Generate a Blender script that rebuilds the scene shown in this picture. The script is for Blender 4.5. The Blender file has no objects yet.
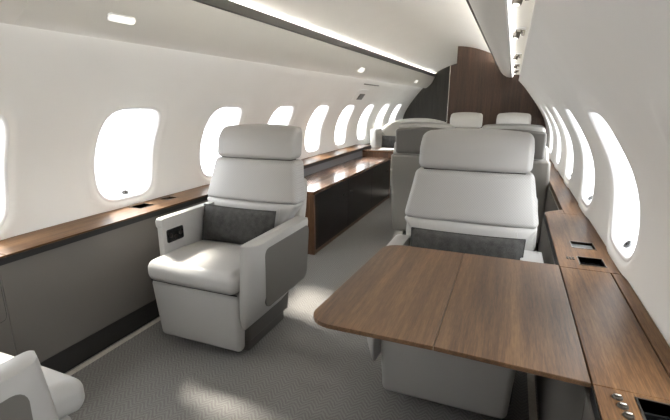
import bpy, bmesh, math, random
import numpy as np
from mathutils import Vector, Matrix
random.seed(3)
PI = math.pi
scene = bpy.context.scene
COL = scene.collection

# ------------------------------------------------------------------ materials
def new_mat(name):
    m = bpy.data.materials.new(name); m.use_nodes = True
    nt = m.node_tree
    return m, nt, nt.nodes, nt.links, nt.nodes['Principled BSDF']

def rgb(r, g, b):
    f = lambda c: (c / 255 / 12.92) if c / 255 <= .04045 else ((c / 255 + .055) / 1.055) ** 2.4
    return (f(r), f(g), f(b), 1)

def plain(name, col, rough=.5, metal=0., bump=0., bscale=200., coat=0., spec=.5):
    m, nt, N, L, p = new_mat(name)
    p.inputs['Base Color'].default_value = col
    p.inputs['Roughness'].default_value = rough
    p.inputs['Metallic'].default_value = metal
    p.inputs['Specular IOR Level'].default_value = spec
    if coat:
        p.inputs['Coat Weight'].default_value = coat; p.inputs['Coat Roughness'].default_value = .03
    tc = N.new('ShaderNodeTexCoord'); nz = N.new('ShaderNodeTexNoise')
    nz.inputs['Scale'].default_value = bscale; nz.inputs['Detail'].default_value = 3
    L.new(tc.outputs['Object'], nz.inputs['Vector'])
    if bump:
        b = N.new('ShaderNodeBump'); b.inputs['Strength'].default_value = bump; b.inputs['Distance'].default_value = .002
        L.new(nz.outputs['Fac'], b.inputs['Height']); L.new(b.outputs['Normal'], p.inputs['Normal'])
    # faint natural tone variation
    n2 = N.new('ShaderNodeTexNoise'); n2.inputs['Scale'].default_value = 4
    L.new(tc.outputs['Object'], n2.inputs['Vector'])
    mx = N.new('ShaderNodeMix'); mx.data_type = 'RGBA'
    mx.inputs['A'].default_value = tuple(c * .97 for c in col[:3]) + (1,)
    mx.inputs['B'].default_value = tuple(min(1, c * 1.03) for c in col[:3]) + (1,)
    L.new(n2.outputs['Fac'], mx.inputs['Factor']); L.new(mx.outputs['Result'], p.inputs['Base Color'])
    return m

def wood(name, dark, mid, light, axis='Y', rough=.3, coat=0., fine=1., spec=.5):
    m, nt, N, L, p = new_mat(name)
    p.inputs['Specular IOR Level'].default_value = spec
    tc = N.new('ShaderNodeTexCoord')
    def noise(sc, along, detail=4, dist=0.):
        mp = N.new('ShaderNodeMapping')
        s = [sc, sc, sc]; s['XYZ'.index(axis)] = along
        mp.inputs['Scale'].default_value = s
        L.new(tc.outputs['Object'], mp.inputs['Vector'])
        n = N.new('ShaderNodeTexNoise'); n.inputs['Scale'].default_value = 1
        n.inputs['Detail'].default_value = detail; n.inputs['Roughness'].default_value = .6
        n.inputs['Distortion'].default_value = dist
        L.new(mp.outputs['Vector'], n.inputs['Vector']); return n
    a = noise(11, .5, 3, .3); b = noise(80 * fine, 3., 4); c = noise(380, 26, 3)
    add = N.new('ShaderNodeMath'); add.operation = 'MULTIPLY_ADD'; add.inputs[1].default_value = .36
    L.new(b.outputs['Fac'], add.inputs[0])
    k = N.new('ShaderNodeMath'); k.operation = 'MULTIPLY'; k.inputs[1].default_value = .34
    L.new(a.outputs['Fac'], k.inputs[0]); L.new(k.outputs[0], add.inputs[2])
    ad2 = N.new('ShaderNodeMath'); ad2.operation = 'MULTIPLY_ADD'; ad2.inputs[1].default_value = .3
    L.new(c.outputs['Fac'], ad2.inputs[0]); L.new(add.outputs[0], ad2.inputs[2])
    r = N.new('ShaderNodeValToRGB')
    e = r.color_ramp.elements
    e[0].position = .36; e[0].color = dark; e[1].position = .64; e[1].color = light
    e.new(.5).color = mid
    L.new(ad2.outputs[0], r.inputs['Fac'])
    L.new(r.outputs['Color'], p.inputs['Base Color'])
    p.inputs['Roughness'].default_value = rough
    if coat:
        p.inputs['Coat Weight'].default_value = coat; p.inputs['Coat Roughness'].default_value = .04
    bu = N.new('ShaderNodeBump'); bu.inputs['Strength'].default_value = .08; bu.inputs['Distance'].default_value = .001
    L.new(ad2.outputs[0], bu.inputs['Height']); L.new(bu.outputs['Normal'], p.inputs['Normal'])
    return m

def perforated(name, col):
    m, nt, N, L, p = new_mat(name)
    p.inputs['Roughness'].default_value = .5
    tc = N.new('ShaderNodeTexCoord')
    v = N.new('ShaderNodeTexVoronoi'); v.inputs['Scale'].default_value = 130; v.inputs['Randomness'].default_value = 0.
    mp = N.new('ShaderNodeMapping'); mp.inputs['Scale'].default_value = (1, 0, 1); mp.inputs['Rotation'].default_value = (0, PI / 4, 0)
    L.new(tc.outputs['Object'], mp.inputs['Vector']); L.new(mp.outputs['Vector'], v.inputs['Vector'])
    r = N.new('ShaderNodeValToRGB'); e = r.color_ramp.elements
    e[0].position = .18; e[0].color = tuple(c * .86 for c in col[:3]) + (1,); e[1].position = .42; e[1].color = col
    L.new(v.outputs['Distance'], r.inputs['Fac']); L.new(r.outputs['Color'], p.inputs['Base Color'])
    b = N.new('ShaderNodeBump'); b.inputs['Strength'].default_value = .12; b.inputs['Distance'].default_value = .001
    L.new(v.outputs['Distance'], b.inputs['Height']); L.new(b.outputs['Normal'], p.inputs['Normal'])
    return m

def carpet_mat():
    m, nt, N, L, p = new_mat('carpet')
    tc = N.new('ShaderNodeTexCoord'); sp = N.new('ShaderNodeSeparateXYZ'); L.new(tc.outputs['Object'], sp.inputs[0])
    nz = N.new('ShaderNodeTexNoise'); nz.inputs['Scale'].default_value = 25; L.new(tc.outputs['Object'], nz.inputs['Vector'])
    def M(op, a, b=None, c=None):
        n = N.new('ShaderNodeMath'); n.operation = op
        for i, v in enumerate((a, b, c)):
            if v is None: continue
            if isinstance(v, (int, float)): n.inputs[i].default_value = v
            else: L.new(v, n.inputs[i])
        return n.outputs[0]
    tri = M('PINGPONG', sp.outputs['X'], .032)
    w = M('ADD', sp.outputs['Y'], M('MULTIPLY', tri, 1.15))
    w = M('ADD', w, M('MULTIPLY', nz.outputs['Fac'], .02))
    st = M('SINE', M('MULTIPLY', w, 2 * PI / .021))
    n2 = N.new('ShaderNodeTexNoise'); n2.inputs['Scale'].default_value = 260; n2.inputs['Detail'].default_value = 3
    L.new(tc.outputs['Object'], n2.inputs['Vector'])
    h = M('MULTIPLY_ADD', st, .15, M('MULTIPLY_ADD', n2.outputs['Fac'], .9, .05))
    r = N.new('ShaderNodeValToRGB'); e = r.color_ramp.elements
    e[0].position = .2; e[0].color = rgb(108, 106, 104); e[1].position = .8; e[1].color = rgb(142, 140, 137)
    L.new(h, r.inputs['Fac']); L.new(r.outputs['Color'], p.inputs['Base Color'])
    p.inputs['Roughness'].default_value = .95; p.inputs['Specular IOR Level'].default_value = .1
    b = N.new('ShaderNodeBump'); b.inputs['Strength'].default_value = .6; b.inputs['Distance'].default_value = .004
    L.new(h, b.inputs['Height']); L.new(b.outputs['Normal'], p.inputs['Normal'])
    return m

def fabric(name, c0, c1, sc=350):
    m, nt, N, L, p = new_mat(name)
    tc = N.new('ShaderNodeTexCoord')
    n = N.new('ShaderNodeTexNoise'); n.inputs['Scale'].default_value = sc; n.inputs['Detail'].default_value = 4
    n2 = N.new('ShaderNodeTexNoise'); n2.inputs['Scale'].default_value = 40; n2.inputs['Detail'].default_value = 5
    L.new(tc.outputs['Object'], n.inputs['Vector']); L.new(tc.outputs['Object'], n2.inputs['Vector'])
    mx = N.new('ShaderNodeMath'); mx.operation = 'ADD'; L.new(n.outputs['Fac'], mx.inputs[0]); L.new(n2.outputs['Fac'], mx.inputs[1])
    hf = N.new('ShaderNodeMath'); hf.operation = 'MULTIPLY'; hf.inputs[1].default_value = .5; L.new(mx.outputs[0], hf.inputs[0])
    r = N.new('ShaderNodeValToRGB'); e = r.color_ramp.elements
    e[0].position = .35; e[0].color = c0; e[1].position = .65; e[1].color = c1
    L.new(hf.outputs[0], r.inputs['Fac']); L.new(r.outputs['Color'], p.inputs['Base Color'])
    p.inputs['Roughness'].default_value = .9; p.inputs['Specular IOR Level'].default_value = .15
    b = N.new('ShaderNodeBump'); b.inputs['Strength'].default_value = .5; b.inputs['Distance'].default_value = .002
    L.new(hf.outputs[0], b.inputs['Height']); L.new(b.outputs['Normal'], p.inputs['Normal'])
    return m

def emit(name, col, s):
    m, nt, N, L, p = new_mat(name)
    p.inputs['Base Color'].default_value = col
    p.inputs['Emission Color'].default_value = col; p.inputs['Emission Strength'].default_value = s
    return m

def glass_mat():
    m = bpy.data.materials.new('window_glass'); m.use_nodes = True
    nt = m.node_tree; N = nt.nodes; L = nt.links; N.clear()
    o = N.new('ShaderNodeOutputMaterial'); t = N.new('ShaderNodeBsdfTransparent'); g = N.new('ShaderNodeBsdfGlossy')
    t.inputs['Color'].default_value = (.97, .98, .98, 1)
    g.inputs['Roughness'].default_value = .02
    lw = N.new('ShaderNodeLayerWeight'); lw.inputs['Blend'].default_value = .5
    p5 = N.new('ShaderNodeMath'); p5.operation = 'POWER'; p5.inputs[1].default_value = 5
    f = N.new('ShaderNodeMath'); f.operation = 'MULTIPLY_ADD'; f.inputs[1].default_value = .5; f.inputs[2].default_value = .03
    L.new(lw.outputs['Facing'], p5.inputs[0]); L.new(p5.outputs[0], f.inputs[0])
    mx = N.new('ShaderNodeMixShader')
    L.new(f.outputs[0], mx.inputs[0]); L.new(t.outputs[0], mx.inputs[1]); L.new(g.outputs[0], mx.inputs[2]); L.new(mx.outputs[0], o.inputs[0])
    return m

M = {}
M['wall'] = plain('cream_wall', rgb(240, 239, 236), .55, bump=.03, bscale=300)
M['bin'] = plain('cream_bin_panel', rgb(224, 221, 214), .42)
M['ceiling'] = plain('ceiling_panel', rgb(212, 209, 202), .6)
M['rim'] = plain('window_surround', rgb(246, 246, 246), .4)
M['strip'] = plain('dark_trim', rgb(66, 63, 58), .45)
M['carpet'] = carpet_mat()
M['pale_strip'] = fabric('pale_floor_strip', rgb(176, 170, 160), rgb(200, 195, 185))
M['side'] = plain('taupe_side_panel', rgb(102, 98, 93), .55, bump=.05, bscale=120)
M['base'] = plain('black_kick_panel', rgb(44, 43, 42), .4)
M['gap'] = plain('black_gap', rgb(14, 14, 14), .6)
M['ledge'] = wood('ledge_walnut', rgb(56, 39, 26), rgb(92, 66, 44), rgb(122, 92, 62), 'Y', .4, .0, spec=.12)
M['table'] = wood('table_walnut', rgb(60, 42, 28), rgb(91, 66, 44), rgb(121, 92, 63), 'Y', .4, .0)
M['cred'] = wood('credenza_walnut', rgb(66, 45, 32), rgb(104, 74, 52), rgb(136, 100, 72), 'Y', .25, .3)
M['credz'] = wood('credenza_end_walnut', rgb(60, 42, 31), rgb(92, 66, 48), rgb(120, 88, 64), 'Z', .3, .1)
M['brown'] = wood('partition_walnut', rgb(50, 36, 28), rgb(76, 56, 44), rgb(96, 73, 58), 'Z', .45, 0)
M['grey'] = wood('bulkhead_grey_veneer', rgb(36, 34, 30), rgb(52, 49, 44), rgb(68, 64, 58), 'Z', .5, 0)
M['gloss'] = plain('dark_gloss_door', rgb(22, 18, 16), .3, spec=.2)
M['leather'] = plain('light_grey_leather', rgb(166, 164, 161), .45, bump=.12, bscale=420)
M['perf'] = perforated('perforated_light_leather', rgb(168, 166, 163))
M['shell'] = plain('shell_leather', rgb(170, 168, 163), .45, bump=.1, bscale=420)
M['stitch'] = plain('seam_thread', rgb(168, 165, 158), .7)
M['panelgrey'] = plain('grey_arm_panel', rgb(98, 95, 90), .5, bump=.1, bscale=420)
M['darkleather'] = plain('taupe_grey_leather', rgb(104, 101, 96), .5, bump=.1, bscale=420)
M['shellgrey'] = plain('warm_grey_shell_leather', rgb(132, 128, 122), .5, bump=.1, bscale=420)
M['white'] = plain('white_leather', rgb(188, 186, 181), .42, bump=.1, bscale=420)
M['plinth'] = plain('dark_plinth', rgb(74, 71, 67), .6)
M['pillow'] = fabric('charcoal_fabric', rgb(52, 51, 50), rgb(78, 77, 75))
M['chrome'] = plain('brushed_metal', rgb(190, 186, 178), .22, 1.)
M['darkmetal'] = plain('dark_metal', rgb(90, 86, 80), .3, .9)
M['black'] = plain('black_plastic', rgb(22, 22, 23), .25)
M['greyglass'] = plain('grey_device_glass', rgb(112, 112, 110), .12)
M['riser'] = plain('blue_grey_riser', rgb(120, 124, 130), .2)
M['paper'] = plain('white_paper', rgb(240, 240, 238), .6)
M['led'] = emit('led_strip', (1, .99, .97, 1), 46.)
M['wash'] = emit('wash_led', (1, .99, .975, 1), 4.)
M['lens'] = emit('lit_lens', (1, .97, .9, 1), .55)
M['spotlens'] = emit('spot_lens', (1, .96, .88, 1), .7)
M['glass'] = glass_mat()
M['button'] = plain('grey_plastic', rgb(84, 84, 84), .4)

# ------------------------------------------------------------------ helpers
class MB:
    def __init__(s): s.bm = bmesh.new()
    def add(s, verts, faces):
        vs = [s.bm.verts.new(v) for v in verts]
        for f in faces:
            try: s.bm.faces.new([vs[i] for i in f])
            except ValueError: pass
        return vs
    def grid(s, pts, close_u=False, close_v=False):
        """pts[i][j] -> quads"""
        nu, nv = len(pts), len(pts[0])
        vs = [[s.bm.verts.new(p) for p in row] for row in pts]
        for i in range(nu if close_u else nu - 1):
            for j in range(nv if close_v else nv - 1):
                q = [vs[i][j], vs[(i + 1) % nu][j], vs[(i + 1) % nu][(j + 1) % nv], vs[i][(j + 1) % nv]]
                try: s.bm.faces.new(q)
                except ValueError: pass
        return vs
    def cap(s, ring):
        try: s.bm.faces.new(ring)
        except ValueError: pass
    def loft(s, rings):
        vs = s.grid(rings, False, True); s.cap(vs[0][::-1]); s.cap(vs[-1]); return s
    def box(s, x0, x1, y0, y1, z0, z1, bev=0., seg=2):
        vs = s.add([(x, y, z) for x in (x0, x1) for y in (y0, y1) for z in (z0, z1)],
                   [(0, 1, 3, 2), (4, 6, 7, 5), (0, 4, 5, 1), (2, 3, 7, 6), (0, 2, 6, 4), (1, 5, 7, 3)])
        if bev:
            es = {e for v in vs for e in v.link_edges}
            bmesh.ops.bevel(s.bm, geom=list(es), offset=bev, segments=seg, profile=.5, affect='EDGES')
        return s
    def prism(s, poly, axis, a, b, bev=0., seg=2):
        """poly: 2D points, extruded along axis from a to b. axis X: (y,z); Y: (x,z); Z: (x,y)"""
        def P(p, t): return {'X': (t, p[0], p[1]), 'Y': (p[0], t, p[1]), 'Z': (p[0], p[1], t)}[axis]
        n = len(poly)
        vs = s.add([P(p, a) for p in poly] + [P(p, b) for p in poly],
                   [tuple(range(n))[::-1], tuple(range(n, 2 * n))] + [(i, (i + 1) % n, n + (i + 1) % n, n + i) for i in range(n)])
        if bev:
            es = [e for v in vs[:n] for e in v.link_edges if e.other_vert(v) in vs[:n]]
            es += [e for v in vs[n:] for e in v.link_edges if e.other_vert(v) in vs[n:]]
            bmesh.ops.bevel(s.bm, geom=list(set(es)), offset=bev, segments=seg, profile=.5, affect='EDGES')
        return s
    def cyl(s, c, axis, r, h, n=20, r2=None):
        ax = Vector(axis).normalized(); q = Vector((0, 0, 1)).rotation_difference(ax)
        r2 = r if r2 is None else r2
        rings = []
        for rr, t in ((r, 0), (r2, h)):
            rings.append([tuple(Vector(c) + q @ Vector((rr * math.cos(2 * PI * k / n), rr * math.sin(2 * PI * k / n), t))) for k in range(n)])
        return s.loft(rings)
    def tube(s, pts, r, n=6):
        rings = []
        P = [Vector(p) for p in pts]
        for i, p in enumerate(P):
            d = (P[min(i + 1, len(P) - 1)] - P[max(i - 1, 0)]).normalized()
            q = Vector((0, 0, 1)).rotation_difference(d)
            rings.append([tuple(p + q @ Vector((r * math.cos(2 * PI * k / n), r * math.sin(2 * PI * k / n), 0))) for k in range(n)])
        return s.loft(rings)
    def soft(s, c, dim, r, n=8, m=4, f=None, puff=(0, 0, 0)):
        """rounded cushion box centred on c, deformed by f(x,y,z) in local coordinates"""
        H = [d / 2 for d in dim]; r = min(r, *H) * .999 if min(H) < r else r
        def axis_pts(h):
            i = h - r; out = []
            for k in range(m, 0, -1): out.append(-i - r * math.tan(PI / 4 * k / m))
            nn = max(2, int(n * min(1, i / .1)) if i > .02 else 2)
            for k in range(nn + 1): out.append(-i + 2 * i * k / nn)
            for k in range(1, m + 1): out.append(i + r * math.tan(PI / 4 * k / m))
            return out
        A = [axis_pts(h) for h in H]; C = Vector(c)
        def mp(p):
            inner = [max(-(H[k] - r), min(H[k] - r, p[k])) for k in range(3)]
            d = Vector([p[k] - inner[k] for k in range(3)])
            q = Vector(inner) + (d.normalized() * r if d.length > 1e-9 else d)
            u = [q[k] / H[k] for k in range(3)]
            q[0] += puff[0] * u[0] * (1 - u[1] ** 2) * (1 - u[2] ** 2)
            q[1] += puff[1] * u[1] * (1 - u[0] ** 2) * (1 - u[2] ** 2)
            q[2] += puff[2] * u[2] * (1 - u[0] ** 2) * (1 - u[1] ** 2)
            if f: q = Vector(f(*q))
            return tuple(q + C)
        n0 = len(s.bm.verts)
        for ax in range(3):
            b, cc = (ax + 1) % 3, (ax + 2) % 3
            for sg in (-1, 1):
                rows = []
                for u in A[b]:
                    row = []
                    for v in A[cc]:
                        p = [0, 0, 0]; p[ax] = sg * H[ax]; p[b] = u; p[cc] = v; row.append(mp(p))
                    rows.append(row)
                if sg < 0: rows = rows[::-1]
                s.grid(rows)
        bmesh.ops.remove_doubles(s.bm, verts=s.bm.verts[:], dist=1e-6)
        return s
    def xform(s, fn):
        for v in s.bm.verts: v.co = Vector(fn(*v.co))
        return s
    def build(s, name, mat, parent=None, smooth=True, angle=35, recalc=True):
        bm = s.bm
        if recalc: bmesh.ops.recalc_face_normals(bm, faces=bm.faces[:])
        if parent is not None:
            o = Vector(parent['_o']) if '_o' in parent else Vector((0, 0, 0))
        me = bpy.data.meshes.new(name); bm.to_mesh(me); bm.free()
        mats = mat if isinstance(mat, (list, tuple)) else [mat]
        for q in mats: me.materials.append(q)
        if smooth:
            me.polygons.foreach_set('use_smooth', [True] * len(me.polygons))
            try: me.set_sharp_from_angle(angle=math.radians(angle))
            except Exception: pass
        ob = bpy.data.objects.new(name, me); COL.objects.link(ob)
        if parent is not None: ob.parent = parent
        return ob

def tag(o, label, cat, group=None):
    o['label'] = label; o['category'] = cat
    if group: o['group'] = group
    return o
def struct(o): o['kind'] = 'structure'; return o
def empty(name, loc=(0, 0, 0), rz=0.):
    o = bpy.data.objects.new(name, None); COL.objects.link(o); o.location = loc; o.rotation_euler = (0, 0, rz); o.empty_display_size = .1
    return o
def copy_tree(o, parent=None):
    c = o.copy(); COL.objects.link(c); c.parent = parent
    for ch in list(o.children): copy_tree(ch, c)
    return c
def rrect(w, h, r, n=6, cx=0, cy=0):
    out = []
    for sx, sy, a0 in ((1, 1, 0), (-1, 1, 90), (-1, -1, 180), (1, -1, 270)):
        for k in range(n + 1):
            a = math.radians(a0 + 90 * k / n)
            out.append((cx + sx * (w / 2 - r) + r * math.cos(a), cy + sy * (h / 2 - r) + r * math.sin(a)))
    return out

def superell(w, h, n=3.4, cnt=56, cx=0, cy=0):
    out = []
    for k in range(cnt):
        a = 2 * PI * (k + .5) / cnt; c, s_ = math.cos(a), math.sin(a)
        # even spacing: blend the angle towards the corners
        r = (abs(c) ** n + abs(s_) ** n) ** (-1 / n)
        out.append((cx + w / 2 * r * c, cy + h / 2 * r * s_))
    return out
# ------------------------------------------------------------------ cabin cross-section
CP = [(1.165, .50), (1.183, .58), (1.192, .66), (1.197, .76), (1.186, .88), (1.156, .98), (1.110, 1.07), (1.050, 1.165), (.962, 1.285), (.878, 1.39), (.812, 1.46), (.75, 1.52)]
def catmull(P, n=24):
    out = []
    for i in range(1, len(P) - 2):
        p0, p1, p2, p3 = map(np.array, P[i - 1:i + 3])
        for k in range(n):
            t = k / n
            out.append(.5 * ((2 * p1) + (-p0 + p2) * t + (2 * p0 - 5 * p1 + 4 * p2 - p3) * t * t + (-p0 + 3 * p1 - 3 * p2 + p3) * t ** 3))
    out.append(np.array(P[-2])); return np.array(out)
PR = catmull(CP); SL = np.concatenate([[0], np.cumsum(np.hypot(*np.diff(PR, axis=0).T))]); SMAX = SL[-1]
TN = np.gradient(PR, SL, axis=0); TN /= np.hypot(TN[:, 0], TN[:, 1])[:, None]
def prof(s, off=0.):
    """(x,z) at arc length s of the right wall, off > 0 pushes outboard"""
    x = np.interp(s, SL, PR[:, 0]); z = np.interp(s, SL, PR[:, 1])
    tx = np.interp(s, SL, TN[:, 0]); tz = np.interp(s, SL, TN[:, 1])
    return x + tz * off, z - tx * off
def s_of_z(z): return float(np.interp(z, PR[:, 1], SL))
Y0, YB, YP = -1.96, 8.3, 6.0
WPITCH, WY = .82, 1.74
WS0, WS1 = s_of_z(.672), s_of_z(1.172)
WSC, WH = (WS0 + WS1) / 2, (WS1 - WS0)
WW = .388; NE = 4.2; WH -= .012

CL = [WY + WPITCH * k for k in range(-4, 8)]
CR = [-1.62, -.81, 0., .79, 1.75, 2.58, 3.40, 4.22, 5.04]
def wall(side, centres, yend, name):
    sg = 1 if side == 'right' else -1
    mb = MB()
    def pt(y, s, off=0.):
        x, z = prof(min(max(s, 0), SMAX), off); return (sg * x, y, z)
    nq = 10
    mids = [(a + b) / 2 for a, b in zip(centres, centres[1:])]
    bords = [max(Y0, centres[0] - WPITCH / 2)] + mids + [centres[-1] + WPITCH / 2]
    for yc, ba, bb in zip(centres, bords, bords[1:]):
        inner = superell(WW + .012, WH + .012, NE, 56, yc, WSC)
        # matching points on the cell border
        outer = []
        for (y, s) in inner:
            dy, ds = y - yc, s - WSC
            hy = (bb - yc) if dy > 0 else (yc - ba); up = (SMAX - WSC) if ds > 0 else WSC
            k = min(hy / max(abs(dy), 1e-6), up / max(abs(ds), 1e-6))
            outer.append((yc + dy * k, WSC + ds * k))
        # snap the four nearest points to the corners
        for cy, cs in ((bb, SMAX), (ba, SMAX), (ba, 0), (bb, 0)):
            i = min(range(len(outer)), key=lambda q: (outer[q][0] - cy) ** 2 + (outer[q][1] - cs) ** 2); outer[i] = (cy, cs)
        ts = [0, .12, .25, .4, .55, .7, .8, .86, .91, .95, .98, 1.]
        rings = []
        for t in ts:
            ring = []
            for (a, b) in zip(outer, inner):
                y = a[0] + (b[0] - a[0]) * t; s = a[1] + (b[1] - a[1]) * t
                d = math.hypot(y - b[0], s - b[1])
                off = -.012 * math.exp(-((d - .035) / .03) ** 2) if t > 0 else 0
                if t >= 1: off = -.006
                ring.append(pt(y, s, off))
            rings.append(ring)
        mb.grid(rings, False, True)
    # plain end strips
    for ya, yb in ((Y0, bords[0]), (bords[-1], yend)):
        if yb - ya > .01:
            mb.grid([[pt(y, s) for s in np.linspace(0, SMAX, 60)] for y in (ya, yb)])
    bmesh.ops.remove_doubles(mb.bm, verts=mb.bm.verts[:], dist=1e-5)
    w = struct(mb.build(name, M['wall'], angle=60))
    return centres, sg
_wn = [0]
def windows(side, centres):
    sg = 1 if side == 'right' else -1
    for yc in centres:
        _wn[0] += 1
        def pt(y, s, off=0.):
            x, z = prof(min(max(s, 0), SMAX), off); return (sg * x, y, z)
        mb = MB(); rings = []
        for (g, r, off) in ((.014, .137, -.004), (.008, .134, -.0075), (.0, .13, -.006), (-.008, .126, .004), (-.010, .124, .02), (-.014, .120, .05), (-.019, .117, .08), (-.027, .113, .103)):
            rings.append([pt(y, s, off) for (y, s) in superell(WW + 2 * g, WH + 2 * g, NE, 56, yc, WSC)])
        mb.grid(rings, False, True)
        w = struct(mb.build('window_%d' % _wn[0], M['rim'], angle=70))
        g = MB()
        out = superell(WW - .048, WH - .048, NE, 56, yc, WSC)
        rr = [[pt(yc + (y - yc) * t, WSC + (s - WSC) * t, .098) for (y, s) in out] for t in (1, .8, .6, .4, .2)]
        vs = g.grid(rr, False, True); g.cap(vs[-1])
        g.build('pane', M['glass'], w, angle=80)
        b = MB()
        c = pt(yc, WS0 + .03, .022); n = (-sg * .85, 0, .5)
        b.cyl(c, n, .019, .008, 20)
        b.xform(lambda x, y, z: (x, yc + (y - yc) * 1.15, c[2] + (z - c[2]) * .75))
        bb = b.build('shade_button', M['button'], w)
        b = MB(); b.cyl((c[0] - sg * .006, c[1], c[2]), n, .007, .003, 14); b.build('button_centre', M['black'], bb)

cL, _ = wall('left', CL, YB, 'wall_left')
cR, _ = wall('right', CR, YP + .02, 'wall_right')
windows('left', cL); windows('right', cR)

def sheet(pts, y0, y1, name, mat, n=1, angle=40):
    mb = MB(); mb.grid([[(x, y, z) for (x, z) in pts] for y in np.linspace(y0, y1, n + 1)])
    return struct(mb.build(name, mat, angle=angle))

# floor, ceiling, bins
f = MB(); f.box(-1.2, 1.2, Y0, YB, -.04, 0); struct(f.build('floor', M['carpet'], smooth=False))
ceil = [(x, 1.9 - .5 * x * x) for x in np.linspace(-.66, .62, 33)]
ceil = [(-.70, 1.60), (-.69, 1.655)] + ceil + [(.66, 1.655), (.67, 1.60)]
sheet(ceil, Y0, YB, 'ceiling', M['ceiling'], angle=80)
binL = [(-.836, 1.448), (-.838, 1.53), (-.782, 1.53), (-.784, 1.456), (-.779, 1.449), (-.765, 1.452), (-.725, 1.477), (-.69, 1.508), (-.66, 1.547), (-.635, 1.594), (-.618, 1.63), (-.612, 1.648), (-.612, 1.668)]
binR = [(.816, 1.452), (.818, 1.53), (.742, 1.53), (.738, 1.505), (.732, 1.498), (.70, 1.499), (.665, 1.508), (.63, 1.53), (.60, 1.562), (.575, 1.60), (.558, 1.634), (.552, 1.648), (.552, 1.668)]
def panels(pts, y1, cuts, name):
    mb = MB(); ys = [Y0] + cuts + [y1]
    for a, b in zip(ys, ys[1:]):
        a2, b2 = a + .0006, b - .0006
        mb.grid([[(x, y, z) for (x, z) in pts] for y in (a2, b2)])
        for y, e in ((a2, 1), (b2, -1)):    # returned panel edges
            mb.grid([[(x, y, z) for (x, z) in pts], [(x + (.02 if x < 0 else -.0) * 0, y, z + .012) for (x, z) in pts]])
    return struct(mb.build(name, M['bin'], angle=50))
panels(binL, YB, [-.9, 1.0, 2.9, 4.8, 6.7], 'trim_1')
panels(binR, YP, [-.9, 1.0, 2.9, 4.8], 'trim_2')
mb = MB(); mb.box(-.85, -.60, Y0, YB, 1.668, 1.672); mb.box(.54, .85, Y0, YP, 1.668, 1.672); struct(mb.build('trim_3', M['bin'], smooth=False))
mb = MB(); mb.box(-.615, -.598, Y0, YB, 1.648, 1.70, .002); struct(mb.build('trim_4', M['strip'], smooth=False))
mb = MB(); mb.box(.538, .553, Y0, YP, 1.648, 1.70, .002); struct(mb.build('trim_5', M['strip'], smooth=False))
mb = MB(); mb.box(.730, .738, Y0, YP, 1.496, 1.507, .002); struct(mb.build('trim_6', M['rim'], smooth=False))
# LED strips in the coves
for x in (-.648, .60):
    mb = MB(); mb.box(x - .011, x + .011, Y0 + .05, (YB if x < 0 else YP) - .02, 1.674, 1.684)
    tag(mb.build('cove_light', M['led'], smooth=False), 'long LED strip hidden behind the dark trim along the %s side of the ceiling' % ('left' if x < 0 else 'right'), 'light')
for x in (-.7875, .7415):
    mb = MB(); mb.box(x - .002, x + .002, Y0 + .05, (YB if x < 0 else YP) - .02, 1.506 if x > 0 else 1.47, 1.522 if x > 0 else 1.50)
    tag(mb.build('wash_light', M['wash'], smooth=False), 'thin LED wash strip along the outer edge of the %s overhead panel' % ('left' if x < 0 else 'right'), 'light')
# end walls
def section():
    pts = [(x, z) for x, z in PR[::6]]
    R = [(1.0, 0), (1.0, .6)] + pts + [(.70, 1.60), (.62, 1.708)]
    C_ = [(x, 1.9 - .5 * x * x) for x in np.linspace(.6, -.6, 15)]
    return R + C_ + [(-x, z) for x, z in R[::-1]]
mb = MB(); mb.prism([(x * 1.02, z) for x, z in section()], 'Y', YB, YB + .04); struct(mb.build('wall_back', M['grey'], smooth=False))
mb = MB(); mb.prism([(x * 1.02, z) for x, z in section()], 'Y', Y0 - .04, Y0); struct(mb.build('wall_front', M['brown'], smooth=False))  # unseen end wall, dark walnut chosen to cut light on the chair fronts
# brown partition with a notch towards the aisle
pts = [(-.025, 0), (1.0, 0), (1.0, .6)] + [(x + .004, z) for x, z in PR[::6]] + [(.816, 1.475), (.825, 1.545), (.735, 1.545), (.735, 1.60), (.60, 1.75)]
pts += [(x, 1.905 - .5 * x * x) for x in np.linspace(.58, .05, 10)] + [(.05, 1.665), (-.025, 1.665)]
mb = MB(); mb.prism(pts, 'Y', YP, YP + .05); struct(mb.build('wall_partition', M['brown'], smooth=False))
mb = MB(); mb.box(-.034, -.024, YP - .012, YP + .055, 0, 1.665, .002); struct(mb.build('trim_7', M['chrome'], smooth=False))
mb = MB(); mb.box(.055, .095, YP + .04, YB, 0, 1.9); struct(mb.build('wall_aisle', M['wall'], smooth=False))  # wall added to shut outside light out of the space behind the partition
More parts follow.
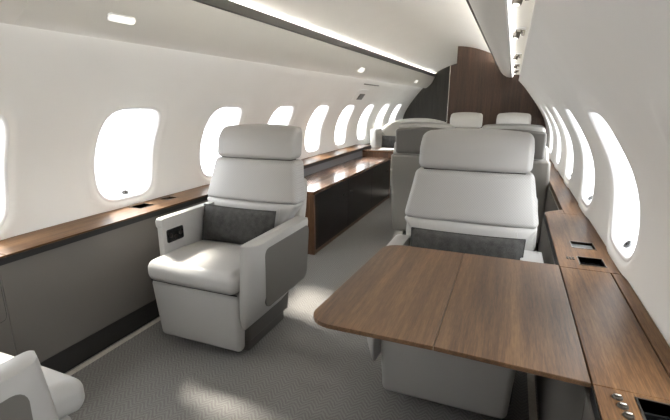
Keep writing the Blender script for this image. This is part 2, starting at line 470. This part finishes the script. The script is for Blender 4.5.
# lower side panels, kick panels
def seg(sg, xa, w, y0, y1, z0, z1, mb, bev=0.):
    a, b = sg * xa, sg * (xa + w); mb.box(min(a, b), max(a, b), y0, y1, z0, z1, bev)
for sg, nm in ((-1, 'left'), (1, 'right')):
    runs = [(Y0, -.6, 0), (-.6, .925, 0), (.925, 2.93, 0), (2.93, 5.60, 0), (5.60, YB, .18)] if sg < 0 else [(Y0, -.6, 0), (-.6, .925, 0), (.925, 2.46, 0), (2.46, YP, .093)]
    mb = MB()
    for a, b, d in runs: seg(sg, .985 + d, .02, a + .0012, b - .0012, .118, .598, mb, .003)
    last = runs[-1]; seg(sg, .985, last[2] + .02, last[0] - .02, last[0] - .001, 0, .598, mb)
    struct(mb.build('wall_%s_lower' % nm, M['side'], smooth=False))
    mb = MB()
    for a, b, d in runs: seg(sg, .99 + d, .02, a, b, .012, .118, mb)
    struct(mb.build('baseboard_%s' % nm, M['base'], smooth=False))
    mb = MB()
    for a, b, d in runs: seg(sg, 1.0 + d, .02, a, b, 0, .014, mb)
    struct(mb.build('trim_%d' % (9 if sg < 0 else 10), M['gap'], smooth=False))
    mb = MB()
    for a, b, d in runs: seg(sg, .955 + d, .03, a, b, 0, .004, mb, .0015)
    struct(mb.build('trim_%d' % (11 if sg < 0 else 12), M['pale_strip'], smooth=False))  # pale strip on the floor along the foot of the side panels

# ------------------------------------------------------------------ side ledges
LT = .63
def ledge_part(par, name, x0, x1, y0, y1, mat=None, th=.034, holes=()):
    """slab with rectangular wells cut through"""
    mb = MB()
    if not holes:
        mb.box(x0, x1, y0, y1, LT - th, LT, .002)
    else:
        ys = sorted({y0, y1, *[h[2] for h in holes], *[h[3] for h in holes]}); xs = sorted({x0, x1, *[h[0] for h in holes], *[h[1] for h in holes]})
        inside = lambda x, y: any(h[0] < x < h[1] and h[2] < y < h[3] for h in holes)
        V = {}
        def v(x, y, z):
            k = (round(x, 5), round(y, 5), round(z, 5))
            if k not in V: V[k] = mb.bm.verts.new(k)
            return V[k]
        cells = {(i, j) for i in range(len(xs) - 1) for j in range(len(ys) - 1) if not inside((xs[i] + xs[i + 1]) / 2, (ys[j] + ys[j + 1]) / 2)}
        for i, j in cells:
            a, b, c, d = xs[i], xs[i + 1], ys[j], ys[j + 1]
            for z in (LT - th, LT): mb.bm.faces.new([v(a, c, z), v(b, c, z), v(b, d, z), v(a, d, z)])
            for (di, dj, p, q) in ((-1, 0, (a, c), (a, d)), (1, 0, (b, c), (b, d)), (0, -1, (a, c), (b, c)), (0, 1, (a, d), (b, d))):
                if (i + di, j + dj) not in cells:
                    mb.bm.faces.new([v(*p, LT - th), v(*q, LT - th), v(*q, LT), v(*p, LT)])
    return mb.build(name, mat or M['ledge'], par, smooth=False)

def well(par, x0, x1, y0, y1, kind):
    fr = MB()
    for (a, b, c, d) in ((x0 - .004, x1 + .004, y0 - .004, y0), (x0 - .004, x1 + .004, y1, y1 + .004), (x0 - .004, x0, y0, y1), (x1, x1 + .004, y0, y1)):
        fr.box(a, b, c, d, LT - .03, LT + .0015)
    f = fr.build('well_frame', M['darkmetal'], par, smooth=False)
    mb = MB()
    if kind == 'screen':
        mb.box(x0, x1, y0, y1, LT - .018, LT - .01); mb.build('device_cover', M['greyglass'], f, smooth=False)
    else:
        mb.box(x0, x1, y0, y1, LT - .034, LT - .03); b = mb.build('device_tray', M['black'], f, smooth=False)
        sl = MB()
        for k in range(5):
            yy = y0 + (y1 - y0) * (k + .5) / 5; sl.box(x0 + .004, x1 - .004, yy - .004, yy + .002, LT - .03, LT - .016)
        sl.build('slat_grille', M['black'], f, smooth=False)
def buttons(par, cx, cy, nx, ny, d=.011, sz=.004):
    for i in range(nx):
        for j in range(ny):
            mb = MB(); mb.box(cx + (i - (nx - 1) / 2) * d - sz, cx + (i - (nx - 1) / 2) * d + sz, cy + (j - (ny - 1) / 2) * d - sz, cy + (j - (ny - 1) / 2) * d + sz, LT - .004, LT + .002, .001)
            mb.build('button', M['darkmetal'], par, smooth=False)

L = tag(empty('side_ledge'), 'long narrow walnut ledge under the row of left windows', 'ledge')
lh = [(-1.146, -1.068, 1.70, 1.80)]
ledge_part(L, 'ledge_top', -1.187, -.968, Y0, .947)
ledge_part(L, 'ledge_top', -1.187, -.968, .950, 3.0, holes=lh + [(-1.146, -1.082, 1.92, 2.0)])
ledge_part(L, 'ledge_top', -1.187, -.968, 3.003, 5.60)
well(L, -1.146, -1.068, 1.70, 1.80, 'tray'); well(L, -1.146, -1.082, 1.92, 2.0, 'screen')
mb = MB(); mb.box(-.9675, -.965, Y0, 5.60, LT - .034, LT - .008); mb.build('edge_trim', M['gap'], L, smooth=False)

Rl = tag(empty('side_ledge'), 'walnut ledge under the right windows, beside the table', 'ledge')
XI = .992
ledge_part(Rl, 'ledge_top', XI, 1.187, Y0, .913, holes=[(1.066, 1.172, .735, .897)])
ledge_part(Rl, 'table_lid', XI, 1.147, .916, 1.6222)
ledge_part(Rl, 'slot_cover', 1.150, 1.187, .916, 1.62)
wh = [(1.063, 1.142, 1.672, 1.757), (1.06, 1.140, 1.872, 1.956)]
ledge_part(Rl, 'ledge_top', XI, 1.187, 1.623, 2.46, holes=wh)
ledge_part(Rl, 'ledge_top', 1.085, 1.187, 2.461, YP - .002)
mb = MB(); mb.prism([(XI, 2.461), (1.085, 2.461), (1.085, 2.56), (1.06, 2.53), (1.03, 2.50)], 'Z', LT - .034, LT, .001); mb.build('ledge_shoulder', M['ledge'], Rl, smooth=False)
mb = MB(); mb.box(XI - .0025, XI - .0003, Y0, .913, LT - .034, LT - .004); mb.box(XI - .0025, XI - .0003, 1.64, 2.46, LT - .034, LT - .004); mb.build('edge_trim', M['gap'], Rl, smooth=False)
well(Rl, 1.063, 1.142, 1.672, 1.757, 'tray'); well(Rl, 1.06, 1.140, 1.872, 1.956, 'screen'); well(Rl, 1.066, 1.172, .735, .897, 'tray')
buttons(Rl, 1.036, 1.73, 3, 3, .010, .0035)
for k in range(3):
    mb = MB(); mb.cyl((1.03 + .004 * k, .885 - .026 * k, LT - .004), (0, 0, 1), .011, .008, 18, .009)
    o = mb.build('control_knob', M['darkmetal'], Rl)
    mb = MB(); mb.soft((1.03 + .004 * k, .885 - .026 * k, LT + .006), (.012, .005, .005), .002, 2, 2); mb.build('knob_grip', M['chrome'], o)

# ------------------------------------------------------------------ folding table
T = tag(empty('folding_table'), 'walnut folding table leaf pulled out from the right ledge over the seat', 'table')
TX0, TX1, TY0, TY1, TF, TT = .318, .989, .928, 1.636, .66, .012
def corner(cx, cy, r, a0, a1, n=6): return [(cx + r * math.cos(math.radians(a0 + (a1 - a0) * k / n)), cy + r * math.sin(math.radians(a0 + (a1 - a0) * k / n))) for k in range(n + 1)]
mb = MB(); mb.prism([(TX1, TY0 - .010), (TX1, TY1), (TF + .0008, TY1), (TF + .0008, TY0 + .004)], 'Z', LT - TT, LT, .0015); mb.build('inner_leaf', M['table'], T, smooth=False)
r = .065
poly = [(TF - .0008, TY0 + .004), (TF - .0008, TY1)] + corner(TX0 + r + .03, TY1 - r, r, 90, 180) + corner(TX0 + r, TY0 + r + .004, r, 180, 270)
mb = MB(); mb.prism(poly, 'Z', LT - TT, LT, .0015); mb.build('outer_leaf', M['table'], T, smooth=False)
for y in (1.0, 1.5):
    mb = MB(); mb.box(.44, .96, y + .04, y + .09, LT - .028, LT - TT, .003); mb.build('support_rail', M['darkmetal'], T, smooth=False)
mb = MB(); mb.cyl((TF, TY0 + .06, LT - TT - .004), (0, 1, 0), .004, TY1 - TY0 - .12, 10); mb.build('hinge', M['darkmetal'], T)

# ------------------------------------------------------------------ chairs
def make_chair(name, hw=.255, hhw=.245, arm=1, mats=None, slim=False, perf=True, drop=0., rise=0., head=(.902, 1.075), cush=0., win=(-.325, .095), pan=(0, 0)):
    """club chair facing -Y with its aisle arm on the side +1/-1; origin on the floor"""
    mt = dict(leather=M['leather'], shell=M['shell'], panel=M['panelgrey'], perf=M['perf'] if perf else M['leather']); mt.update(mats or {})
    t = empty(name)
    mb = MB(); mb.box(-hw + .05, hw - .05, -.28, .08, 0, .085, .01); mb.build('plinth', M['plinth'], t)
    # dark pedestal behind the front skirt
    mb = MB(); mb.prism([(-.32, .085), (.06, .085), (.10, .30), (.10, .36), (-.32, .36)], 'X', -hw + .012, hw - .012, .01); mb.build('pedestal', M['plinth'], t, smooth=False)
    def fs(x, y, z):
        k = (z + .14) / .28
        return (x * (.935 + .065 * k) - .010, y + (.018 * (1 - k) if y < 0 else 0), z)
    mb = MB(); mb.soft((0, -.368 - cush * .8, .206), (2 * hw, .074, .308), .026, 6, 4, fs); mb.build('seat_skirt', mt['leather'], t)
    ch = .106
    def fc(x, y, z):
        k = max(0, (y + .06) / .3)
        return (x * (1 + .05 * max(0, min(1, (-y - .18) / .1)) * (1 if cush else 0)), y, z - .02 * k - (.022 * max(0, min(1, (-y - .15) / .15)) ** 2 if cush else 0))
    mb = MB(); mb.soft((0, -.15 - cush / 2, .364 + ch / 2), (2 * hw - .002, .58 + cush, ch), .042, 8, 5, fc, (0, .006, .006)); c = mb.build('seat_cushion', mt['leather'], t)
    mb = MB(); mb.tube([(x, -.408 - cush * .8, .363) for x in np.linspace(-hw + .01, hw - .01, 6)], .004); mb.build('seam', M['gap'], c)
    mb = MB(); mb.tube([(x, -.2 - cush, .364 + ch + .0045 * (1 - (x / hw) ** 2)) for x in np.linspace(-hw + .03, hw - .03, 8)], .0012); mb.build('seam', M['stitch'], c)
    def yb(z): return .005 + (z - .46) * .30
    wl = hw + .04
    def width(z):
        return float(np.interp(z, [.40, .52, .60, .664, .70, .78, .90], [hw - .035, hw - .03, hw - .004, wl, wl - .003, wl - .018, hw + .002]))
    TH = .135
    def back_map(z0):
        def f(x, y, z):
            Z = z + z0
            return (x * width(Z) / wl, y + yb(Z) + .02 * (x / wl) ** 4 * (1 if y < 0 else 0), z)
        return f
    z0, z1 = .668, .893
    mb = MB(); mb.soft((0, TH / 2, (z0 + z1) / 2), (2 * wl, TH, z1 - z0), .024, 8, 4, back_map((z0 + z1) / 2), (0, .006, 0)); u = mb.build('upper_back_cushion', mt['perf'], t)
    z0, z1 = .42, .674
    mb = MB(); mb.soft((0, TH / 2 + .001, (z0 + z1) / 2), (2 * wl, TH, z1 - z0), .024, 12, 4, back_map((z0 + z1) / 2), (0, .004, 0)); lo = mb.build('lumbar_cushion', mt['leather'], t)
    for sx in (-1, 1):
        mb = MB(); mb.tube([(sx * (wl - .085), yb(z) - .0035, z) for z in np.linspace(.655, .44, 8)], .0015); mb.build('seam', M['stitch'], lo)
    # headrest, its top third folded back
    z0, z1 = head; z0 -= .004; hh = z1 - z0
    def fh(x, y, z):
        top = max(0, z - hh * .16)
        zz = z - .012 * (x / hhw) ** 2 * (1 if z > 0 else .0)
        return (x * (1 - .25 * top), y + yb(.90) + .006 + (z + .09) * .16 + ((.55 * top + 3 * top * top) if y < 0.02 else .8 * top * top), zz)
    mb = MB(); mb.soft((0, .062, (z0 + z1) / 2), (2 * hhw, .125, hh), .026, 10, 5, fh, (.004, .004, .004)); h = mb.build('headrest', mt['leather'], t)
    mb = MB(); mb.box(-hhw + .02, hhw - .02, yb(.9) + .03, yb(.9) + .10, .86, .93, .01); mb.build('headrest_mount', M['plinth'], t)
    def rs(x, y, z):
        Z = z + .46
        w = float(np.interp(Z, [.1, .3, .6, .8], [hw + .02, wl, wl + .006, wl - .01] if mt.get('headshell') else [hw - .09, hw - .03, wl + .004, wl - .01])) / wl
        return (x * w, y + float(np.interp(Z, [.1, .3, .46, .9], [.13, .13, .135, .27])), z)
    mb = MB(); mb.soft((0, .0, .45), (2 * wl, .06, .68), .026, 10, 4, rs, (0, .01, 0)); sh = mb.build('back_shell', mt['shell'], t)
    mb = MB(); mb.tube([(x, .197 + .01 * (1 - (x / wl) ** 2), .59) for x in np.linspace(-wl + .03, wl - .03, 8)], .003); mb.build('seam', M['stitch'], sh)
    if mt.get('headshell'):
        hz0, hz1 = .80, z1 - .034
        def fhs(x, y, z):
            top = max(0, z - .06)
            return (x * (1 - .3 * top + .0 * z), y + (z + .11) * .16 + .9 * top * top + yb(.9) + .115, z - .016 * (x / hhw) ** 2 * (1 if z > 0 else 0))
        mb = MB(); mb.soft((0, .02, (hz0 + hz1) / 2), (2 * hhw + .024, .05, hz1 - hz0), .022, 8, 4, fhs, (0, .01, 0)); mb.build('headrest_shell', mt['headshell'], h)
    at = .036 if slim else .072
    xi = hw + .012
    rings = []
    for z, xo, yf, yr in ((.205, .014, -.415, -.06), (.235, .030, -.426, .0), (.275, at * .72, -.431, .06), (.33, at * .92, -.430, .10), (.45 - drop * .6, at * .98, -.418, .13), (.578 - drop + rise, at, -.402, .15), (.594 - drop + rise, at - .003, -.399, .15), (.598 - drop + rise, at - .009, -.392, .14)):
        ye = -.335
        x1 = min(.02, xo)
        ring = [(xi, yr, z), (xi, yf + .012, z), (xi + .004, yf + .002, z), (xi + .010, yf, z), (xi + x1, yf + .006, z)]
        for k in range(1, 7):
            a = PI / 2 * k / 6
            ring.append((xi + x1 + (xo - x1) * math.sin(a) + .0001 * k, yf + .006 + (ye - yf - .006) * (1 - math.cos(a)) + .002 * k, z))
        ring += [(xi + xo + .001, ye + .05, z), (xi + xo, yr - .02, z), (xi + xo - .006, yr - .004, z), (xi + max(.004, xo - .016), yr, z)]
        rings.append([(arm * x, y, zz) for x, y, zz in ring])
    mb = MB(); mb.loft(rings); a = mb.build('aisle_arm', mt['leather'], t, angle=40)
    mb = MB()
    mb.prism([(y + (z - .42) * .10 * (1 if y > 0 else 0), z - drop * (z - .2) / .4) for y, z in rrect(.435, .29, .035, 5, -.093 + pan[0], .417 + pan[1])], 'X', arm * (xi + at - .006), arm * (xi + at + .0028), .0015)
    mb.xform(lambda x, y, z: (x - arm * max(0, .43 - z) * .045, y, z))
    mb.build('arm_panel', mt['panel'], a, smooth=False)
    # window arm : slim console
    s2 = -arm; w0, w1 = win; wc, wd = (w0 + w1) / 2, w1 - w0; zt = .645 - drop * 2.
    mb = MB(); mb.prism(rrect(wd, zt - .425, .02, 5, wc, (zt + .425) / 2), 'X', s2 * (hw - .026), s2 * (hw + (.06 if drop else .006)), .012 if drop else .006, 3); wa = mb.build('window_arm', mt['leather'], t, angle=40)
    if not drop:
        mb = MB(); mb.prism(rrect(wd + .01, .05, .012, 5, wc, .622), 'X', s2 * (hw - .032), s2 * (hw + .01), .005, 3); mb.build('arm_cap', mt['leather'], wa, angle=40)
        mb = MB(); mb.prism(rrect(.115, .068, .01, 4, -.245, .550), 'X', s2 * (hw - .031), s2 * (hw - .022), .002); cm = mb.build('control_module', M['black'], wa, smooth=False)
        for k in range(3):
            mb = MB(); mb.cyl((s2 * (hw - .027), -.28 + .034 * k, .551 - (.012 if k == 1 else 0)), (-s2, 0, 0), .011, .008, 14); mb.build('control_knob', M['darkmetal'], cm)
    return t

def pillow(loc, w, label, tilt, rz=0.):
    mb = MB(); h = .2; nu, nv = 26, 14
    for sg in (-1, 1):
        rows = []
        for a in range(nu + 1):
            u = -1 + 2 * a / nu; row = []
            for b in range(nv + 1):
                v = -1 + 2 * b / nv
                tk = .044 * ((1 - abs(u) ** 4.5) * (1 - abs(v) ** 3.5)) ** .55
                row.append((u * w / 2 * (1 - .022 * (1 - v * v)), sg * tk, v * h / 2 * (1 - .05 * (1 - u * u))))
            rows.append(row)
        mb.grid(rows)
    bmesh.ops.remove_doubles(mb.bm, verts=mb.bm.verts[:], dist=1e-5)
    o = mb.build('lumbar_pillow', M['pillow'])
    o.location = loc; o.rotation_euler = (tilt, 0, rz)
    tag(o, label, 'pillow')
    mb = MB(); pts = []
    for a in np.linspace(-1, 1, 16): pts.append((a * w / 2, 0, h / 2 * (1 - .05 * (1 - a * a))))
    for b in np.linspace(1, -1, 10)[1:]: pts.append((w / 2 * (1 - .022 * (1 - b * b)), 0, b * h / 2))
    for a in np.linspace(1, -1, 16)[1:]: pts.append((a * w / 2, 0, -h / 2 * (1 - .05 * (1 - a * a))))
    for b in np.linspace(-1, 1, 10)[1:]: pts.append((-w / 2 * (1 - .022 * (1 - b * b)), 0, b * h / 2))
    mb.tube(pts, .0028); mb.build('piping', M['pillow'], o)
    return o

G1 = 'light leather club chairs'
cl = make_chair('club_chair', arm=1); cl.location = (-.52, 1.85, 0)
tag(cl, 'light grey leather club chair beside the left windows, holding a charcoal pillow', 'chair')
pillow((-.525, 1.825, .555), .455, 'charcoal fabric pillow on the left club chair by the windows', -.22)
cr = make_chair('club_chair', arm=-1, drop=.035, win=(-.20, .10)); cr.location = (.640, 1.85, 0)
tag(cr, 'light grey leather club chair behind the pulled-out walnut table', 'chair')
pillow((.645, 1.825, .550), .475, 'charcoal fabric pillow on the chair behind the walnut table', -.22)
cb = make_chair('club_chair', arm=-1, cush=.09, rise=.012, pan=(-.022, .002)); cb.location = (-.53, .182, 0); cb.rotation_euler = (0, 0, PI)
tag(cb, 'light leather club chair cut off by the lower left corner', 'chair')

dk = dict(leather=M['white'], shell=M['shellgrey'], headshell=M['darkleather'], perf=M['white'], panel=M['darkleather'])
for x, ar, lab in ((.165, 1, 'grey-backed club chair seen from behind at the aisle, nearer the black credenza'), (.795, -1, 'grey-backed club chair seen from behind beside the right windows')):
    c = make_chair('club_chair', hw=.244, hhw=.216, arm=ar, mats=dk, slim=True, perf=False, head=(.85, 1.045))
    c.location = (x, 3.66, 0); c.rotation_euler = (0, 0, PI); tag(c, lab, 'chair')
wt = dict(leather=M['white'], shell=M['white'], perf=M['white'])
for x, ar, lab in ((.265, -1, 'white club chair before the brown partition on the aisle side, only its headrest showing'), (.80, 1, 'white club chair before the brown partition next to the right wall, only its headrest showing')):
    c = make_chair('club_chair', hw=.205, hhw=.185, arm=ar, mats=wt, slim=True, perf=False)
    c.location = (x, 5.3, 0); tag(c, lab, 'chair')

# ------------------------------------------------------------------ credenza
cx0, cx1, cy0, cy1, cz = -.984, -.592, 2.937, 5.24, .521
K = tag(empty('credenza'), 'low walnut credenza with dark glossy doors along the left windows', 'cabinet')
mb = MB(); mb.box(cx0, cx1, cy0, cy1, cz - .024, cz, .002); mb.build('credenza_top', M['cred'], K, smooth=False)
for y in (cy0, cy1 - .025):
    mb = MB(); mb.box(cx0, cx1, y, y + .025, .0, cz - .024, .0015); mb.build('end_panel', M['credz'], K, smooth=False)
mb = MB(); mb.box(cx0, cx1 - .03, cy0 + .025, cy1 - .025, .02, cz - .026); mb.build('carcass', M['gap'], K, smooth=False)
nd = 3; ya, yb_ = cy0 + .027, cy1 - .027; dw = (yb_ - ya) / nd
for k in range(nd):
    mb = MB(); mb.box(cx1 - .024, cx1 - .004, ya + k * dw + .001, ya + (k + 1) * dw - .001, .032, cz - .028, .0015); d = mb.build('door', M['gloss'], K, smooth=False)
    mb = MB(); mb.box(cx1 - .006, cx1 - .0015, ya + (k + .82) * dw if k % 2 == 0 else ya + (k + .1) * dw, ya + (k + .88) * dw if k % 2 == 0 else ya + (k + .16) * dw, .36, .375, .001); mb.build('push_latch', M['black'], d, smooth=False)
mb = MB(); mb.box(cx0, cx1 - .006, cy0 + .025, cy1 - .025, 0, .03); mb.build('plinth', M['credz'], K, smooth=False)
mb = MB(); mb.box(-.984, -.978, cy0, cy1, cz, .596); mb.build('back_riser', M['riser'], K, smooth=False)

# transverse console behind the credenza
K2 = tag(empty('console_table'), 'thick walnut side console across the end of the credenza with a white card on top', 'table')
mb = MB(); mb.box(-.98, -.46, 5.262, 5.62, .575, .597, .002); mb.build('console_top', M['cred'], K2, smooth=False)
mb = MB(); mb.box(-.98, -.465, 5.268, 5.61, .495, .575, .002); mb.build('drawer_box', M['credz'], K2, smooth=False)
mb = MB(); mb.box(-.97, -.89, 5.28, 5.60, 0, .495, .002); mb.build('support_panel', M['credz'], K2, smooth=False)
mb = MB(); mb.box(-.80, -.62, 5.36, 5.56, .5975, .6005); o = mb.build('card', M['paper'], smooth=False); tag(o, 'white card lying on the walnut console by the rear seat', 'paper')

# rear tub seat
S = tag(empty('tub_armchair', (-.58, 6.25, 0)), 'white tub armchair with curved back in front of the grey bulkhead', 'chair')
mb = MB(); mb.box(-.40, .48, -.22, .50, .0, .30, .03); mb.build('seat_base', M['white'], S)
mb = MB(); mb.soft((.03, .05, .37), (.84, .62, .16), .05, 8, 4, None, (0, 0, .01)); mb.build('seat_cushion', M['white'], S)
rings = []
for k in range(25):
    a = math.radians(200 - 220 * k / 24)
    w = .5 + .5 * math.sin(math.radians(-20 + 220 * k / 24 + 0)); 
    cxx, cyy = .03 + .50 * math.cos(a), .16 + .40 * math.sin(a)
    hz = float(np.interp(math.sin(a), [-.4, .2, .55, 1], [.76, .82, .90, .955]))
    nx, ny = math.cos(a), math.sin(a)
    th = .05
    ring = [(cxx - nx * th, cyy - ny * th, .30), (cxx - nx * th, cyy - ny * th, hz - .03), (cxx - nx * th * .6, cyy - ny * th * .6, hz - .006), (cxx, cyy, hz), (cxx + nx * th * .6, cyy + ny * th * .6, hz - .006), (cxx + nx * th, cyy + ny * th, hz - .03), (cxx + nx * th, cyy + ny * th, .04), (cxx, cyy, .04)]
    rings.append(ring)
mb = MB(); mb.loft(rings); mb.build('curved_back', M['white'], S, angle=50)
mb = MB(); mb.soft((-.48, -.12, .47), (.10, .30, .70), .03, 6, 4); mb.build('arm', M['white'], S)
mb = MB(); mb.soft((.55, -.02, .40), (.10, .36, .46), .03, 6, 4); mb.build('arm', M['white'], S)
pl = pillow((-.80, 6.13, .62), .34, 'dark charcoal pillow on the white tub armchair at the back', -.15)

# ------------------------------------------------------------------ ceiling and wall fittings
SPOTY = [.74, 1.52, 2.29, 3.42, 4.3, 5.04]
RL_SIDE = ['frame edge', 'nearest', 'second nearest', 'third nearest', 'fourth nearest', 'farthest']
def reading_light(y, lab):
    t = empty('reading_light', (.776, y, 1.53)); tag(t, lab, 'light', 'reading lights in the right overhead channel')
    mb = MB(); mb.box(-.034, .030, -.05, .05, -.006, 0, .003); mb.build('mount_plate', M['rim'], t)
    mb = MB(); mb.cyl((-.012, 0, -.016), (0, 0, 1), .021, .012, 24, .024); mb.build('swivel_ring', M['chrome'], t)
    mb = MB(); mb.cyl((-.012, 0, -.04), (.15, .1, 1), .015, .03, 20, .018); h = mb.build('lamp_head', M['darkmetal'], t)
    mb = MB(); mb.cyl((-.0125, -.0005, -.043), (.15, .1, 1), .010, .003, 16); mb.build('lens', M['spotlens'], h)
    mb = MB(); mb.cyl((.017, .008, -.03), (0, 0, 1), .007, .026, 14, .012); mb.build('air_nozzle', M['chrome'], t)
    return t
for y, n_ in zip(SPOTY[1:], RL_SIDE[1:]):
    reading_light(y, 'small metal reading light in the right overhead channel, %s of the row' % n_)
# bin lights on the left
def bin_pt(x):
    p = np.array(binL[4:]); o = np.argsort(p[:, 0]); return float(np.interp(x, p[o, 0], p[o, 1]))
def bin_light(name, y, x, ly, lx, lab):
    ang = math.atan2(bin_pt(x + .02) - bin_pt(x - .02), .04)
    t = empty(name, (x, y, bin_pt(x))); t.rotation_euler = (0, -ang, 0); tag(t, lab, 'light')
    mb = MB(); mb.prism(rrect(lx + .008, ly + .008, min(lx, ly) / 2, 6), 'Z', -.004, .002, .001); mb.build('bezel', M['rim'], t, smooth=False)
    mb = MB(); mb.prism(rrect(lx, ly, min(lx, ly) / 2 - .001, 6), 'Z', -.006, -.003, .0006); mb.build('lens', M['lens'], t, smooth=False)
bin_light('slot_light', 1.36, -.682, .125, .026, 'oblong slot light set in the overhead panel above the left chair')
bin_light('ceiling_spot', 4.3, -.683, .16, .05, 'small round light in the left overhead panel, nearer one')
bin_light('ceiling_spot', 7.0, -.683, .16, .05, 'small round light in the left overhead panel, at its far end')

# wall placard and slot on the left wall
sP = s_of_z(1.275)
def wall_patch(name, yc, sc, wy, ws, off0, off1, mat, parent=None, r=.02):
    mb = MB(); pts = rrect(wy, ws, r, 5, yc, sc); rings = []
    for off, sh in ((off0, 1), (off1 + .002, 1), (off1, .97), (off1, .6), (off1, .2)):
        ring = []
        for y, s in pts:
            x, z = prof(sc + (s - sc) * sh, off); ring.append((-x, yc + (y - yc) * sh, z))
        rings.append(ring)
    mb.loft(rings); return mb.build(name, mat, parent, angle=40)
pl = wall_patch('wall_placard', 5.1, sP, .40, .19, .004, -.008, M['wall'])
tag(pl, 'raised cream placard with a dark insert on the left wall above the windows', 'sign')
wall_patch('dark_insert', 5.14, sP - .01, .20, .085, -.006, -.011, M['darkmetal'], pl, .012)
sl = wall_patch('air_slot', 5.25, s_of_z(1.405), .62, .012, .002, -.004, M['darkmetal'], None, .005)
tag(sl, 'thin dark air slot high on the left wall above the placard', 'vent')

# storage pocket door on the left lower panel
mb = MB(); mb.prism(rrect(.52, .21, .02, 4, .655, .475), 'X', -.9855, -.979, .002); pk = mb.build('pocket_door', M['side'], smooth=False)
tag(pk, 'flush storage pocket door in the left taupe panel at the frame edge', 'door')
mb = MB(); mb.prism(rrect(.526, .216, .022, 4, .655, .475), 'X', -.9852, -.9835); mb.build('shadow_gap', M['gap'], pk, smooth=False)

# ------------------------------------------------------------------ light
w = bpy.data.worlds.new('World'); scene.world = w; w.use_nodes = True
bg = w.node_tree.nodes['Background']; bg.inputs['Strength'].default_value = 1.
# bright overcast sky over a paler cloud deck
wn = w.node_tree.nodes; wl_ = w.node_tree.links
tcw = wn.new('ShaderNodeTexCoord'); sx_ = wn.new('ShaderNodeSeparateXYZ'); rw = wn.new('ShaderNodeValToRGB')
mpw = wn.new('ShaderNodeMapRange'); mpw.inputs['From Min'].default_value = -.15; mpw.inputs['From Max'].default_value = .45
wl_.new(tcw.outputs['Generated'], sx_.inputs[0]); wl_.new(sx_.outputs['Z'], mpw.inputs['Value']); wl_.new(mpw.outputs['Result'], rw.inputs['Fac'])
rw.color_ramp.elements[0].color = (2.6, 2.63, 2.68, 1); rw.color_ramp.elements[1].color = (7.2, 7.4, 7.6, 1)
wl_.new(rw.outputs['Color'], bg.inputs['Color'])
sd = bpy.data.lights.new('sun', 'SUN'); sd.energy = 8.5; sd.angle = math.radians(7); sd.color = (1, .93, .82)
so = bpy.data.objects.new('sun', sd); COL.objects.link(so)
so.rotation_euler = Vector((1, -.42, -1.1)).to_track_quat('-Z', 'Y').to_euler(); so.location = (-6, 4, 7)

# ------------------------------------------------------------------ camera
F_PX = 425.; pitch = math.atan(108 / F_PX); yaw = math.atan(179 * math.cos(pitch) / F_PX)
cd = bpy.data.cameras.new('camera'); cd.sensor_width = 36; cd.sensor_fit = 'HORIZONTAL'; cd.lens = F_PX / 670 * 36; cd.clip_start = .02
co = bpy.data.objects.new('camera', cd); COL.objects.link(co); co.location = (.785, 0, 1.2); co.rotation_euler = (PI / 2 - pitch, 0, yaw)
scene.camera = co
vs = scene.view_settings; scene.display_settings.display_device = 'sRGB'
vs.view_transform = 'Standard'; vs.look = 'None'; vs.gamma = 1; vs.exposure = .74; vs.use_curve_mapping = False
try:
    scene.cycles.diffuse_bounces = 8; scene.cycles.max_bounces = 14; scene.cycles.use_denoising = True
except Exception: pass
